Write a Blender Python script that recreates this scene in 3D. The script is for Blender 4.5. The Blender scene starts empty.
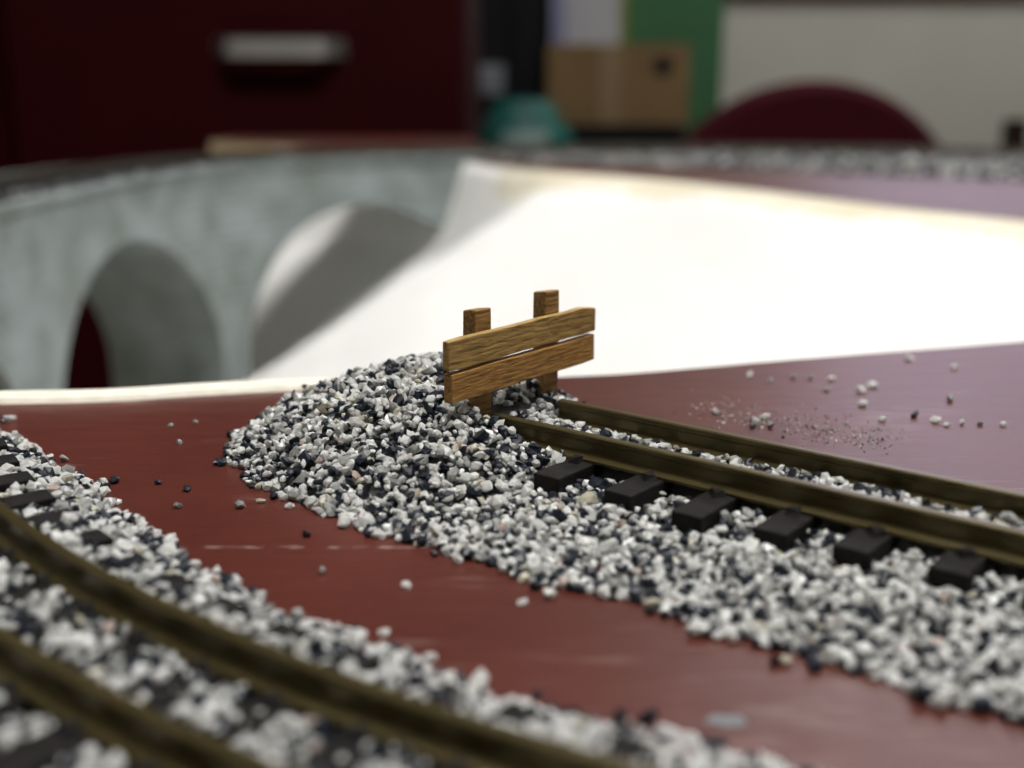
import bpy, bmesh, math, random
import numpy as np
from mathutils import Vector, Matrix, noise

sc = bpy.context.scene
COL = sc.collection
MM = 0.001

# ------------------------------------------------------------------ camera
FPX = 1165.0                               # focal length in pixels of a 1024 px wide frame
PITCH = math.atan(301 / FPX)
CAM_H = 43.24                              # mm above the painted board (z = 0)
cam_data = bpy.data.cameras.new('camera')
cam = bpy.data.objects.new('camera', cam_data)
COL.objects.link(cam)
cam.location = (0, 0, CAM_H * MM)
cam.rotation_euler = (math.pi / 2 - PITCH, 0, 0)
cam_data.sensor_width = 36
cam_data.lens = FPX * 36 / 1024
cam_data.clip_start = 0.005
cam_data.clip_end = 20
cam_data.dof.use_dof = True
cam_data.dof.focus_distance = 0.131
cam_data.dof.aperture_fstop = 16.5
sc.camera = cam

# ------------------------------------------------------------------ world, exposure
world = bpy.data.worlds.new('world')
sc.world = world
world.use_nodes = True
world.node_tree.nodes['Background'].inputs[0].default_value = (0.75, 0.82, 1.0, 1)
world.node_tree.nodes['Background'].inputs[1].default_value = 0.3
sc.view_settings.view_transform = 'Standard'
sc.view_settings.look = 'None'
sc.view_settings.gamma = 1
sc.view_settings.use_curve_mapping = False
sc.view_settings.exposure = 0.0
LAMP_MAIN = 62.0                           # radiance of the ceiling panel above the layout
LAMP_FILL = 16.0                           # radiance of the fill panel added to brighten the back wall
WINDOW_SKY = 2.7                           # radiance of the overcast sky in the window

# ------------------------------------------------------------------ materials
MATS = {}
def new_mat(name):
    m = bpy.data.materials.new(name)
    m.use_nodes = True
    MATS[name] = m
    nt = m.node_tree
    return m, nt, nt.nodes['Principled BSDF']

def mat(name, col, rough=0.6, metal=0.0, var=0.15, scale=200.0, bump=0.0, spec=0.5, stretch=(1, 1, 1), col2=None, bscale=None):
    """principled material whose colour wanders between two tones with noise"""
    m, nt, p = new_mat(name)
    p.inputs['Roughness'].default_value = rough
    p.inputs['Metallic'].default_value = metal
    p.inputs['Specular IOR Level'].default_value = spec
    tc = nt.nodes.new('ShaderNodeTexCoord')
    mp = nt.nodes.new('ShaderNodeMapping')
    mp.inputs['Scale'].default_value = stretch
    nt.links.new(tc.outputs['Object'], mp.inputs['Vector'])
    nz = nt.nodes.new('ShaderNodeTexNoise')
    nz.inputs['Scale'].default_value = scale
    nz.inputs['Detail'].default_value = 4
    nt.links.new(mp.outputs[0], nz.inputs['Vector'])
    rp = nt.nodes.new('ShaderNodeValToRGB')
    if col2 is None:
        col2 = tuple(c * (1 + var) for c in col)
        col1 = tuple(c * (1 - var) for c in col)
    else:
        col1 = col
    rp.color_ramp.elements[0].position = 0.3
    rp.color_ramp.elements[1].position = 0.7
    rp.color_ramp.elements[0].color = (*col1, 1)
    rp.color_ramp.elements[1].color = (*col2, 1)
    nt.links.new(nz.outputs['Fac'], rp.inputs['Fac'])
    nt.links.new(rp.outputs['Color'], p.inputs['Base Color'])
    if bump > 0:
        bp = nt.nodes.new('ShaderNodeBump')
        bp.inputs['Strength'].default_value = 1.0
        bp.inputs['Distance'].default_value = bump
        src = nz
        if bscale:
            src = nt.nodes.new('ShaderNodeTexNoise')
            src.inputs['Scale'].default_value = bscale
            nt.links.new(mp.outputs[0], src.inputs['Vector'])
        nt.links.new(src.outputs['Fac'], bp.inputs['Height'])
        nt.links.new(bp.outputs[0], p.inputs['Normal'])
    return m

def emit(name, col, strength):
    m, nt, p = new_mat(name)
    p.inputs['Base Color'].default_value = (0.8, 0.8, 0.8, 1)
    p.inputs['Emission Color'].default_value = (*col, 1)
    p.inputs['Emission Strength'].default_value = strength
    return m

mat('stone_white', (0.64, 0.64, 0.62), 0.28, col2=(0.88, 0.88, 0.86), scale=900)
mat('stone_grey', (0.20, 0.205, 0.20), 0.3, col2=(0.40, 0.40, 0.38), scale=900)
mat('stone_dark', (0.004, 0.006, 0.010), 0.35, col2=(0.018, 0.022, 0.032), scale=900, spec=0.3)
mat('stone_cream', (0.46, 0.43, 0.32), 0.35, col2=(0.66, 0.63, 0.52), scale=900)
mat('stone_pink', (0.44, 0.31, 0.26), 0.35, col2=(0.64, 0.56, 0.51), scale=900)
mat('stone_gap_shade', (0.02, 0.02, 0.022), 0.9, col2=(0.10, 0.10, 0.10), scale=900)  # dark tone painted in for the shade between stones
# quartz lets light through: part of it leaves on the far side of each grain
for nm_, k_ in (('stone_white', 0.42), ('stone_grey', 0.2), ('stone_cream', 0.35), ('stone_pink', 0.35)):
    nt_ = MATS[nm_].node_tree; p_ = nt_.nodes['Principled BSDF']
    tr_ = nt_.nodes.new('ShaderNodeBsdfTranslucent'); ms_ = nt_.nodes.new('ShaderNodeMixShader')
    nt_.links.new(p_.inputs['Base Color'].links[0].from_socket, tr_.inputs['Color'])
    ms_.inputs[0].default_value = k_
    nt_.links.new(p_.outputs[0], ms_.inputs[1]); nt_.links.new(tr_.outputs[0], ms_.inputs[2])
    nt_.links.new(ms_.outputs[0], nt_.nodes['Material Output'].inputs['Surface'])
STONE = ['stone_white', 'stone_grey', 'stone_dark', 'stone_cream', 'stone_pink', 'stone_gap_shade']
mat('rail_brass', (0.078, 0.060, 0.022), 0.34, metal=0.6, col2=(0.092, 0.071, 0.027), scale=120, stretch=(1, 1, 1))
mat('rail_dark', (0.07, 0.06, 0.045), 0.5, metal=0.6, var=0.3)
mat('sleeper_black', (0.005, 0.0042, 0.004), 0.75, col2=(0.013, 0.011, 0.0105), scale=600, bump=0.00012, spec=0.2)
mat('plaster_white', (0.86, 0.855, 0.83), 0.9, col2=(0.90, 0.895, 0.88), scale=14, bump=0.0012, bscale=22)
mat('plaster_cream', (0.74, 0.67, 0.50), 0.9, col2=(0.84, 0.79, 0.66), scale=30)
mat('ply_edge', (0.62, 0.47, 0.28), 0.8, col2=(0.72, 0.58, 0.38), scale=60)
mat('edge_cream', (0.74, 0.69, 0.58), 0.8, col2=(0.84, 0.80, 0.70), scale=400, bump=0.0003)
mat('cabinet_red', (0.020, 0.0004, 0.0010), 0.6, var=0.12, scale=8, spec=0.06)
mat('handle_steel', (0.55, 0.55, 0.57), 0.35, metal=1.0, var=0.06, scale=30)
mat('wall_paint', (0.40, 0.395, 0.34), 0.85, col2=(0.45, 0.445, 0.39), scale=3)
mat('ceiling_paint', (0.75, 0.75, 0.72), 0.9, var=0.04, scale=4)
mat('floor_vinyl', (0.20, 0.17, 0.14), 0.5, var=0.15, scale=6)
mat('window_wood', (0.060, 0.030, 0.018), 0.5, var=0.3, scale=30)
mat('chair_maroon', (0.045, 0.002, 0.006), 0.9, var=0.2, scale=150, spec=0.2)
mat('black_plastic', (0.006, 0.006, 0.007), 0.6, var=0.2, scale=40, spec=0.1)
mat('dark_wood', (0.016, 0.007, 0.005), 0.5, var=0.35, scale=30, spec=0.15)
mat('cardboard', (0.125, 0.075, 0.028), 0.85, col2=(0.165, 0.10, 0.038), scale=12)
mat('tape_tan', (0.18, 0.12, 0.055), 0.5, var=0.06, scale=12)
mat('green_board', (0.012, 0.075, 0.022), 0.7, col2=(0.02, 0.10, 0.033), scale=6)
mat('yellow_green', (0.13, 0.15, 0.012), 0.6, var=0.1, scale=12)
mat('paper_white', (0.33, 0.33, 0.35), 0.8, var=0.06, scale=10)
mat('paper_lilac', (0.17, 0.18, 0.28), 0.8, var=0.06, scale=10)
mat('teal_plastic', (0.0, 0.07, 0.06), 0.5, col2=(0.0, 0.11, 0.09), scale=14)
mat('pale_print', (0.17, 0.24, 0.23), 0.5, var=0.15, scale=20)
mat('grey_label', (0.13, 0.14, 0.155), 0.7, var=0.3, scale=25)
mat('lamp_housing', (0.8, 0.8, 0.8), 0.5, var=0.03)
mat('grey_paint', (0.14, 0.15, 0.16), 0.6, var=0.25, scale=500)
emit('lamp_main', (1.0, 0.985, 0.96), LAMP_MAIN)
emit('lamp_fill', (1.0, 0.985, 0.96), LAMP_FILL)
emit('window_sky', (0.72, 0.69, 1.0), WINDOW_SKY)

# painted board: dark red-brown, semi-gloss, with fine streaks and pale scuffs
def make_board_paint():
    m, nt, p = new_mat('board_paint')
    N = nt.nodes.new; L = nt.links.new
    tc = N('ShaderNodeTexCoord')
    n1 = N('ShaderNodeTexNoise'); n1.inputs['Scale'].default_value = 30; n1.inputs['Detail'].default_value = 6
    L(tc.outputs['Object'], n1.inputs['Vector'])
    r1 = N('ShaderNodeValToRGB')
    r1.color_ramp.elements[0].color = (0.060, 0.0140, 0.0095, 1)
    r1.color_ramp.elements[1].color = (0.088, 0.0210, 0.0145, 1)
    r1.color_ramp.elements[0].position = 0.3; r1.color_ramp.elements[1].position = 0.7
    L(n1.outputs['Fac'], r1.inputs['Fac'])
    # scuffs: stretched speckle
    mp = N('ShaderNodeMapping'); mp.inputs['Scale'].default_value = (0.25, 1.5, 1); mp.inputs['Rotation'].default_value = (0, 0, 0.12)
    L(tc.outputs['Object'], mp.inputs['Vector'])
    n2 = N('ShaderNodeTexNoise'); n2.inputs['Scale'].default_value = 520; n2.inputs['Detail'].default_value = 3
    L(mp.outputs[0], n2.inputs['Vector'])
    n3 = N('ShaderNodeTexNoise'); n3.inputs['Scale'].default_value = 45; n3.inputs['Detail'].default_value = 3
    L(tc.outputs['Object'], n3.inputs['Vector'])
    add = N('ShaderNodeMath'); add.operation = 'MULTIPLY'
    L(n2.outputs['Fac'], add.inputs[0]); L(n3.outputs['Fac'], add.inputs[1])
    r2 = N('ShaderNodeMapRange'); r2.inputs['From Min'].default_value = 0.31; r2.inputs['From Max'].default_value = 0.43
    r2.inputs['To Max'].default_value = 0.2
    L(add.outputs[0], r2.inputs['Value'])
    # one long scratch beside the ballast heap (y = a + b x, broken by noise)
    sep = N('ShaderNodeSeparateXYZ'); L(tc.outputs['Object'], sep.inputs[0])
    fx = N('ShaderNodeMath'); fx.operation = 'MULTIPLY_ADD'
    fx.inputs[1].default_value = 0.0; fx.inputs[2].default_value = 0.1954
    L(sep.outputs['X'], fx.inputs[0])
    sm = N('ShaderNodeMath'); sm.operation = 'ADD'; L(sep.outputs['Y'], sm.inputs[0]); L(fx.outputs[0], sm.inputs[1])
    ab = N('ShaderNodeMath'); ab.operation = 'ABSOLUTE'; L(sm.outputs[0], ab.inputs[0])
    lt = N('ShaderNodeMapRange'); lt.inputs['From Min'].default_value = 0.00042; lt.inputs['From Max'].default_value = 0.0001
    L(ab.outputs[0], lt.inputs['Value'])
    n4 = N('ShaderNodeTexNoise'); n4.inputs['Scale'].default_value = 420
    L(tc.outputs['Object'], n4.inputs['Vector'])
    r4 = N('ShaderNodeMapRange'); r4.inputs['From Min'].default_value = 0.46; r4.inputs['From Max'].default_value = 0.62; r4.inputs['To Max'].default_value = 0.6
    L(n4.outputs['Fac'], r4.inputs['Value'])
    xr = N('ShaderNodeMapRange'); xr.inputs['From Min'].default_value = -0.126; xr.inputs['From Max'].default_value = -0.138
    L(sep.outputs['X'], xr.inputs['Value'])
    ml = N('ShaderNodeMath'); ml.operation = 'MULTIPLY'; L(lt.outputs[0], ml.inputs[0]); L(r4.outputs[0], ml.inputs[1])
    ml2 = N('ShaderNodeMath'); ml2.operation = 'MULTIPLY'; L(ml.outputs[0], ml2.inputs[0]); L(xr.outputs[0], ml2.inputs[1])
    mx = N('ShaderNodeMath'); mx.operation = 'MAXIMUM'; L(r2.outputs[0], mx.inputs[0]); L(ml2.outputs[0], mx.inputs[1])
    mix = N('ShaderNodeMix'); mix.data_type = 'RGBA'
    L(mx.outputs[0], mix.inputs['Factor']); L(r1.outputs['Color'], mix.inputs['A'])
    mix.inputs['B'].default_value = (0.36, 0.27, 0.24, 1)
    L(mix.outputs['Result'], p.inputs['Base Color'])
    p.inputs['Roughness'].default_value = 0.36
    p.inputs['Specular IOR Level'].default_value = 0.3
    b = N('ShaderNodeBump'); b.inputs['Distance'].default_value = 0.00012; b.inputs['Strength'].default_value = 1
    mp2 = N('ShaderNodeMapping'); mp2.inputs['Scale'].default_value = (0.35, 1, 1)
    L(tc.outputs['Object'], mp2.inputs['Vector'])
    n5 = N('ShaderNodeTexNoise'); n5.inputs['Scale'].default_value = 320; n5.inputs['Detail'].default_value = 3
    L(mp2.outputs[0], n5.inputs['Vector'])
    L(n5.outputs['Fac'], b.inputs['Height']); L(b.outputs[0], p.inputs['Normal'])
make_board_paint()

# stonework of the viaduct: blue-grey with faint courses
def make_masonry():
    m, nt, p = new_mat('masonry_grey')
    N = nt.nodes.new; L = nt.links.new
    tc = N('ShaderNodeTexCoord')
    n1 = N('ShaderNodeTexNoise'); n1.inputs['Scale'].default_value = 40; n1.inputs['Detail'].default_value = 5
    L(tc.outputs['Object'], n1.inputs['Vector'])
    r1 = N('ShaderNodeValToRGB')
    r1.color_ramp.elements[0].color = (0.165, 0.185, 0.175, 1); r1.color_ramp.elements[1].color = (0.30, 0.345, 0.35, 1)
    r1.color_ramp.elements[0].position = 0.3; r1.color_ramp.elements[1].position = 0.7
    L(n1.outputs['Fac'], r1.inputs['Fac'])
    w = N('ShaderNodeTexWave'); w.wave_type = 'BANDS'; w.bands_direction = 'Z'
    w.inputs['Scale'].default_value = 60; w.inputs['Distortion'].default_value = 0.6
    L(tc.outputs['Object'], w.inputs['Vector'])
    rr = N('ShaderNodeMapRange'); rr.inputs['From Min'].default_value = 0.0; rr.inputs['From Max'].default_value = 0.25
    rr.inputs['To Min'].default_value = 0.88
    L(w.outputs['Fac'], rr.inputs['Value'])
    mul = N('ShaderNodeMix'); mul.data_type = 'RGBA'; mul.blend_type = 'MULTIPLY'; mul.inputs['Factor'].default_value = 1
    L(r1.outputs['Color'], mul.inputs['A']); L(rr.outputs[0], mul.inputs['B'])
    L(mul.outputs['Result'], p.inputs['Base Color'])
    p.inputs['Roughness'].default_value = 0.85
    b = N('ShaderNodeBump'); b.inputs['Distance'].default_value = 0.00025
    L(w.outputs['Fac'], b.inputs['Height']); L(b.outputs[0], p.inputs['Normal'])
make_masonry()

# stained balsa strips: grain runs along local x
def make_wood(name, a, b, dark):
    m, nt, p = new_mat(name)
    N = nt.nodes.new; L = nt.links.new
    tc = N('ShaderNodeTexCoord')
    mp = N('ShaderNodeMapping'); mp.inputs['Scale'].default_value = (0.16, 1, 1)
    L(tc.outputs['Object'], mp.inputs['Vector'])
    n1 = N('ShaderNodeTexNoise'); n1.inputs['Scale'].default_value = 2600; n1.inputs['Detail'].default_value = 4
    L(mp.outputs[0], n1.inputs['Vector'])
    r = N('ShaderNodeValToRGB')
    r.color_ramp.elements[0].position = 0.30; r.color_ramp.elements[0].color = (*dark, 1)
    r.color_ramp.elements[1].position = 0.75; r.color_ramp.elements[1].color = (*b, 1)
    e = r.color_ramp.elements.new(0.48); e.color = (*a, 1)
    L(n1.outputs['Fac'], r.inputs['Fac'])
    L(r.outputs['Color'], p.inputs['Base Color'])
    p.inputs['Roughness'].default_value = 0.6
    bp = N('ShaderNodeBump'); bp.inputs['Distance'].default_value = 0.00022
    L(n1.outputs['Fac'], bp.inputs['Height']); L(bp.outputs[0], p.inputs['Normal'])
make_wood('wood_upper', (0.34, 0.210, 0.062), (0.47, 0.30, 0.10), (0.17, 0.098, 0.027))
make_wood('wood_lower', (0.34, 0.175, 0.044), (0.45, 0.245, 0.07), (0.18, 0.086, 0.02))
make_wood('wood_post', (0.27, 0.150, 0.042), (0.42, 0.24, 0.08), (0.12, 0.058, 0.016))

# ------------------------------------------------------------------ mesh helpers
class MB:
    """collects faces in millimetres (unit = scale) and links them as one mesh object"""
    def __init__(s, unit=MM):
        s.v = []; s.f = []; s.m = []; s.u = unit
    def add(s, verts, faces, mi=0):
        o = len(s.v); s.v += [tuple(p) for p in verts]
        s.f += [tuple(i + o for i in f) for f in faces]; s.m += [mi] * len(faces)
        return s
    def box(s, a, b, mi=0):
        (x0, y0, z0), (x1, y1, z1) = a, b
        return s.add([(x0, y0, z0), (x1, y0, z0), (x1, y1, z0), (x0, y1, z0), (x0, y0, z1), (x1, y0, z1), (x1, y1, z1), (x0, y1, z1)],
                     [(0, 3, 2, 1), (4, 5, 6, 7), (0, 1, 5, 4), (1, 2, 6, 5), (2, 3, 7, 6), (3, 0, 4, 7)], mi)
    def cyl(s, p, q, r0, r1=None, n=16, mi=0):
        r1 = r0 if r1 is None else r1
        p, q = Vector(p), Vector(q); d = (q - p).normalized()
        a = d.orthogonal().normalized(); b = d.cross(a)
        vs = [tuple(p + (a * math.cos(t) + b * math.sin(t)) * r0) for t in [2 * math.pi * k / n for k in range(n)]]
        vs += [tuple(q + (a * math.cos(t) + b * math.sin(t)) * r1) for t in [2 * math.pi * k / n for k in range(n)]]
        return s.add(vs, [(k, (k + 1) % n, n + (k + 1) % n, n + k) for k in range(n)] + [tuple(range(n))[::-1], tuple(range(n, 2 * n))], mi)
    def sweep(s, path, prof, closed_prof=True, mi=0, cap=True):
        """prof: list of (lateral, height); path: list of (x, y, z); lateral points to the left of travel"""
        n = len(prof); o = len(s.v)
        for i, p in enumerate(path):
            a = path[max(i - 1, 0)]; b = path[min(i + 1, len(path) - 1)]
            tx, ty = b[0] - a[0], b[1] - a[1]; l = math.hypot(tx, ty); tx /= l; ty /= l
            for (w, h) in prof:
                s.v.append((p[0] - ty * w, p[1] + tx * w, p[2] + h))
        for i in range(len(path) - 1):
            for k in range(n if closed_prof else n - 1):
                k2 = (k + 1) % n
                s.f.append((o + i * n + k, o + i * n + k2, o + (i + 1) * n + k2, o + (i + 1) * n + k)); s.m.append(mi)
        if cap and closed_prof:
            s.f.append(tuple(o + k for k in range(n))); s.m.append(mi)
            e = o + (len(path) - 1) * n
            s.f.append(tuple(e + k for k in range(n))[::-1]); s.m.append(mi)
        return s
    def build(s, name, mats, parent=None, smooth=False, bevel=0.0, seg=2, fix=True):
        me = bpy.data.meshes.new(name)
        me.from_pydata([(x * s.u, y * s.u, z * s.u) for x, y, z in s.v], [], s.f)
        for m in ([mats] if isinstance(mats, str) else mats):
            me.materials.append(MATS[m])
        if any(s.m):
            me.polygons.foreach_set('material_index', s.m)
        if fix:
            bm = bmesh.new(); bm.from_mesh(me)
            bmesh.ops.recalc_face_normals(bm, faces=bm.faces)
            if bevel > 0:
                bmesh.ops.bevel(bm, geom=list(bm.edges), offset=bevel * s.u, segments=seg, affect='EDGES', profile=0.6)
            bm.to_mesh(me); bm.free()
        if smooth:
            me.polygons.foreach_set('use_smooth', [True] * len(me.polygons))
        o = bpy.data.objects.new(name, me); COL.objects.link(o)
        if parent is not None:
            o.parent = parent
        return o

def tag(o, label, cat, group=None, kind=None):
    if label: o['label'] = label
    if cat: o['category'] = cat
    if group: o['group'] = group
    if kind: o['kind'] = kind
    return o
def thing(name, loc, label, cat, group=None, rz=0.0):
    o = bpy.data.objects.new(name, None); COL.objects.link(o)
    o.empty_display_size = 0.01
    o.location = loc; o.rotation_euler = (0, 0, rz)
    return tag(o, label, cat, group)
def structure(o):
    o['kind'] = 'structure'; return o

def spline(P, n=8):
    P = [np.array(p, float) for p in P]
    Q = [2 * P[0] - P[1]] + P + [2 * P[-1] - P[-2]]
    out = []
    for i in range(1, len(Q) - 2):
        a, b, c, d = Q[i - 1:i + 3]
        for k in range(n):
            t = k / n
            out.append(.5 * (2 * b + (c - a) * t + (2 * a - 5 * b + 4 * c - d) * t * t + (3 * b - a - 3 * c + d) * t ** 3))
    out.append(P[-1])
    return np.array(out)

# pixel of the photograph -> point on the horizontal plane at height z (mm)
def ground(px, py, z=0.0):
    u = (px - 512) / FPX; v = (384 - py) / FPX
    d = (u, math.cos(PITCH) + v * math.sin(PITCH), -math.sin(PITCH) + v * math.cos(PITCH))
    t = (z - CAM_H) / d[2]
    return d[0] * t, d[1] * t
def project(P):
    """millimetre points (n,3) -> pixel x, pixel y, depth"""
    P = np.asarray(P) - np.array([0, 0, CAM_H])
    dep = P[:, 1] * math.cos(PITCH) - P[:, 2] * math.sin(PITCH)
    up = P[:, 1] * math.sin(PITCH) + P[:, 2] * math.cos(PITCH)
    dd = np.where(dep > 1, dep, 1)
    return 512 + FPX * P[:, 0] / dd, 384 - FPX * up / dd, dep

# ------------------------------------------------------------------ the room (metres; floor 0.9 m below the board)
FL, CE = -0.90, 1.60
X0, X1, Y0, Y1 = -2.0, 2.7, -1.6, 3.3
structure(MB(1).box((X0, Y0, FL - 0.1), (X1, Y1, FL)).build('floor', 'floor_vinyl'))
structure(MB(1).box((X0, Y0, CE), (X1, Y1, CE + 0.1)).build('ceiling', 'ceiling_paint'))
structure(MB(1).box((X0 - 0.1, Y0, FL), (X0, Y1, CE)).build('wall_left', 'wall_paint'))
structure(MB(1).box((X1, Y0, FL), (X1 + 0.1, Y1, CE)).build('wall_right', 'wall_paint'))
structure(MB(1).box((X0, Y0 - 0.1, FL), (X1, Y0, CE)).build('wall_front', 'wall_paint'))
WX0, WX1, WZ0, WZ1 = 0.80, 2.35, 0.58, 1.42       # window opening in the back wall
wb = MB(1)
wb.box((X0, Y1, FL), (WX0, Y1 + 0.14, CE)).box((WX1, Y1, FL), (X1, Y1 + 0.14, CE))
wb.box((WX0, Y1, FL), (WX1, Y1 + 0.14, WZ0)).box((WX0, Y1, WZ1), (WX1, Y1 + 0.14, CE))
structure(wb.build('wall_back', 'wall_paint'))
win = thing('window_1', ((WX0 + WX1) / 2, Y1 + 0.07, WZ0), 'wide wooden window in the back wall above the brown trim', None)
structure(win)
def wpart(name, a, b, m):
    c = Vector(win.location)
    return MB(1).box(tuple(Vector(a) - c), tuple(Vector(b) - c)).build(name, m, win)
wpart('window_frame', (WX0, Y1 + 0.03, WZ0), (WX0 + 0.06, Y1 + 0.11, WZ1), 'window_wood')
wpart('window_frame', (WX1 - 0.06, Y1 + 0.03, WZ0), (WX1, Y1 + 0.11, WZ1), 'window_wood')
wpart('window_frame', (WX0 + 0.06, Y1 + 0.03, WZ1 - 0.06), (WX1 - 0.06, Y1 + 0.11, WZ1), 'window_wood')
wpart('window_frame', (WX0 + 0.06, Y1 + 0.03, WZ0), (WX1 - 0.06, Y1 + 0.11, WZ0 + 0.12), 'window_wood')
XM = (WX0 + WX1) / 2
wpart('mullion', (XM - 0.03, Y1 + 0.03, WZ0 + 0.12), (XM + 0.03, Y1 + 0.11, WZ1 - 0.06), 'window_wood')
wpart('pane', (WX0 + 0.06, Y1 + 0.06, WZ0 + 0.12), (XM - 0.03, Y1 + 0.07, WZ1 - 0.06), 'window_sky')
wpart('pane', (XM + 0.03, Y1 + 0.06, WZ0 + 0.12), (WX1 - 0.06, Y1 + 0.07, WZ1 - 0.06), 'window_sky')
wpart('window_sill', (WX0 - 0.06, Y1 - 0.08, WZ0 - 0.03), (WX1 + 0.06, Y1 - 0.001, WZ0 - 0.001), 'window_wood')
structure(MB(1).box((0.575, Y1 - 0.022, 0.258), (X1, Y1 - 0.0005, 0.315)).build('trim_1', 'window_wood', bevel=0.004))

def ceiling_lamp(x, y, sx, sy, m, label):
    t = thing('ceiling_lamp', (x, y, CE - 0.07), label, 'lamp', 'ceiling panel lamps')
    MB(1).box((-sx, -sy, 0.02), (sx, sy, 0.07)).build('housing', 'lamp_housing', t)
    MB(1).box((-sx + 0.02, -sy + 0.02, 0.0), (sx - 0.02, sy - 0.02, 0.018)).build('diffuser', m, t)
    return t
ceiling_lamp(0.22, 0.02, 0.46, 0.12, 'lamp_main', 'long ceiling panel lamp right above the model railway')
ceiling_lamp(1.00, 2.20, 0.62, 0.16, 'lamp_fill', 'added ceiling fill panel further back, brightening the back wall')  # added fill light for the wall, not a known fixture

# ------------------------------------------------------------------ the baseboard of the layout (mm)
KB = CAM_H / 42.24
FAR_EDGE = KB * spline([(-229, 900), (-150, 815), (-75, 735), (-34, 690), (-14, 645), (16, 592), (70, 530), (107, 466), (135, 412), (162, 369), (182, 320), (188, 275),
                   (170, 236), (130, 209), (86, 192), (45, 179), (29, 173.4), (13, 168.6), (-9, 165.5), (-31, 162.8), (-44, 160.2), (-57, 156.8), (-74, 155.6)], 6)
OUT = [(KB * x, KB * y) for x, y in [(-96, 205), (-130, 272), (-176, 330), (-262, 330), (-262, -160), (520, -160), (520, 610), (425, 665), (300, 735), (170, 768), (60, 774), (0, 772), (-20, 800), (-32, 960), (-229, 960)]]
board = thing('layout_baseboard', (0.13, 0.3, FL), 'large red-brown painted board carrying the tracks, with a valley cut out', 'board')
poly = [tuple(p) for p in FAR_EDGE] + OUT
bx, by = 130.0, 300.0; bz = -FL * 1000
n = len(poly)
mb = MB()
mb.add([(x - bx, y - by, bz) for x, y in poly] + [(x - bx, y - by, bz - 16) for x, y in poly],
       [tuple(range(n)), tuple(range(n, 2 * n))[::-1]], 0)
mb.f += [(k, (k + 1) % n, n + (k + 1) % n, n + k) for k in range(n)]; mb.m += [2 if 16 < k < len(FAR_EDGE) - 1 else 1 for k in range(n)]
top = mb.build('board_top', ['board_paint', 'ply_edge', 'edge_cream'], board, fix=False)
bm = bmesh.new(); bm.from_mesh(top.data)
bmesh.ops.triangulate(bm, faces=[f for f in bm.faces if len(f.verts) > 4])
bmesh.ops.recalc_face_normals(bm, faces=bm.faces); bm.to_mesh(top.data); bm.free()
for lx, ly in [(-240, -140), (498, -140), (498, 600), (-205, 950), (-240, 300)]:
    MB().box((lx - bx - 18, ly - by - 18, 0), (lx - bx + 18, ly - by + 18, bz - 16)).build('leg', 'ply_edge', board)
# unpainted raised rim of the valley cut, left of the heap
rim = [p for p in FAR_EDGE if p[1] < 164.2 * KB and p[0] < -20]
mb = MB()
path = []
for i, p in enumerate(rim):
    path.append((p[0] - bx, p[1] - by, bz))
w = 4.4
pf = [(0.9, -6.0), (0.9, 0.6), (0.2, 1.0), (-1.6, 1.05), (-2.9, 0.7), (-3.4, 0.02), (-3.4, -0.5), (0.0, -0.5), (0.0, -6.0)]
pf = [(-a, b) for a, b in pf]
o = mb.sweep(path, pf).build('valley_rim', 'edge_cream', board)
o['label'] = 'cream unpainted rim of the valley cut'
gx, gy = ground(727, 721)
mb = MB(); rnd = random.Random(4)
ring = [(gx - bx + math.cos(t) * 1.5 * rnd.uniform(.75, 1.15), gy - by + math.sin(t) * 0.85 * rnd.uniform(.75, 1.15)) for t in [2 * math.pi * k / 22 for k in range(22)]]
mb.add([(x, y, bz + 0.06) for x, y in ring] + [(x, y, bz - 0.1) for x, y in ring],
       [tuple(range(22))] + [(k, 22 + k, 22 + (k + 1) % 22, (k + 1) % 22) for k in range(22)])
mb.build('paint_smear', 'grey_paint', board)['label'] = 'small grey paint smear'

# ------------------------------------------------------------------ white plaster hillside falling from the far edge into the valley
edge = spline([(-170, 836), (-118, 782), (-75, 735), (-34, 690), (-14, 645), (16, 592), (70, 530), (107, 466), (135, 412), (162, 369), (182, 320), (188, 275),
               (170, 236), (130, 209), (86, 192), (45, 179), (13, 168.6)], 10)
def hill_z(P):
    """P (n,2): signed distance to the cut edge -> height"""
    best = np.full(len(P), 1e9); sign = np.zeros(len(P))
    for i in range(len(edge) - 1):
        a, b = edge[i], edge[i + 1]; e = b - a; L2 = (e * e).sum()
        t = np.clip(((P - a) @ e) / L2, 0, 1)
        d = P - (a + t[:, None] * e)
        dist = np.hypot(d[:, 0], d[:, 1])
        cr = e[0] * (P[:, 1] - a[1]) - e[1] * (P[:, 0] - a[0])
        upd = dist < best
        best = np.where(upd, dist, best); sign = np.where(upd, np.where(cr > 0, -1, 1), sign)
    d = best * sign
    steep = np.interp(d, [-50, 0.5, 10, 20, 63, 112, 220], [-0.5, -0.5, -31, -56, -104, -142, -215])
    gentle = np.interp(d, [-50, 1, 14, 60, 220], [-0.5, -0.5, -8, -42, -160])
    k = np.clip((P[:, 1] - 560) / 80, 0, 1); k = k * k * (3 - 2 * k)
    return d, gentle * (1 - k) + steep * k
gx = np.arange(-240, 200, 3.0); gy = np.arange(172, 830, 3.0)
GX, GY = np.meshgrid(gx, gy); PP = np.c_[GX.ravel(), GY.ravel()]
D, Z = hill_z(PP)
for i in range(len(Z)):
    if D[i] > 4:
        Z[i] += 2.2 * noise.noise((PP[i, 0] / 45, PP[i, 1] / 45, 3.1)) + 0.7 * noise.noise((PP[i, 0] / 14, PP[i, 1] / 14, 7.7))
nx, ny = len(gx), len(gy)
keep = (D > -3.5) & (Z > -150) & (PP[:, 0] > -235)
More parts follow.
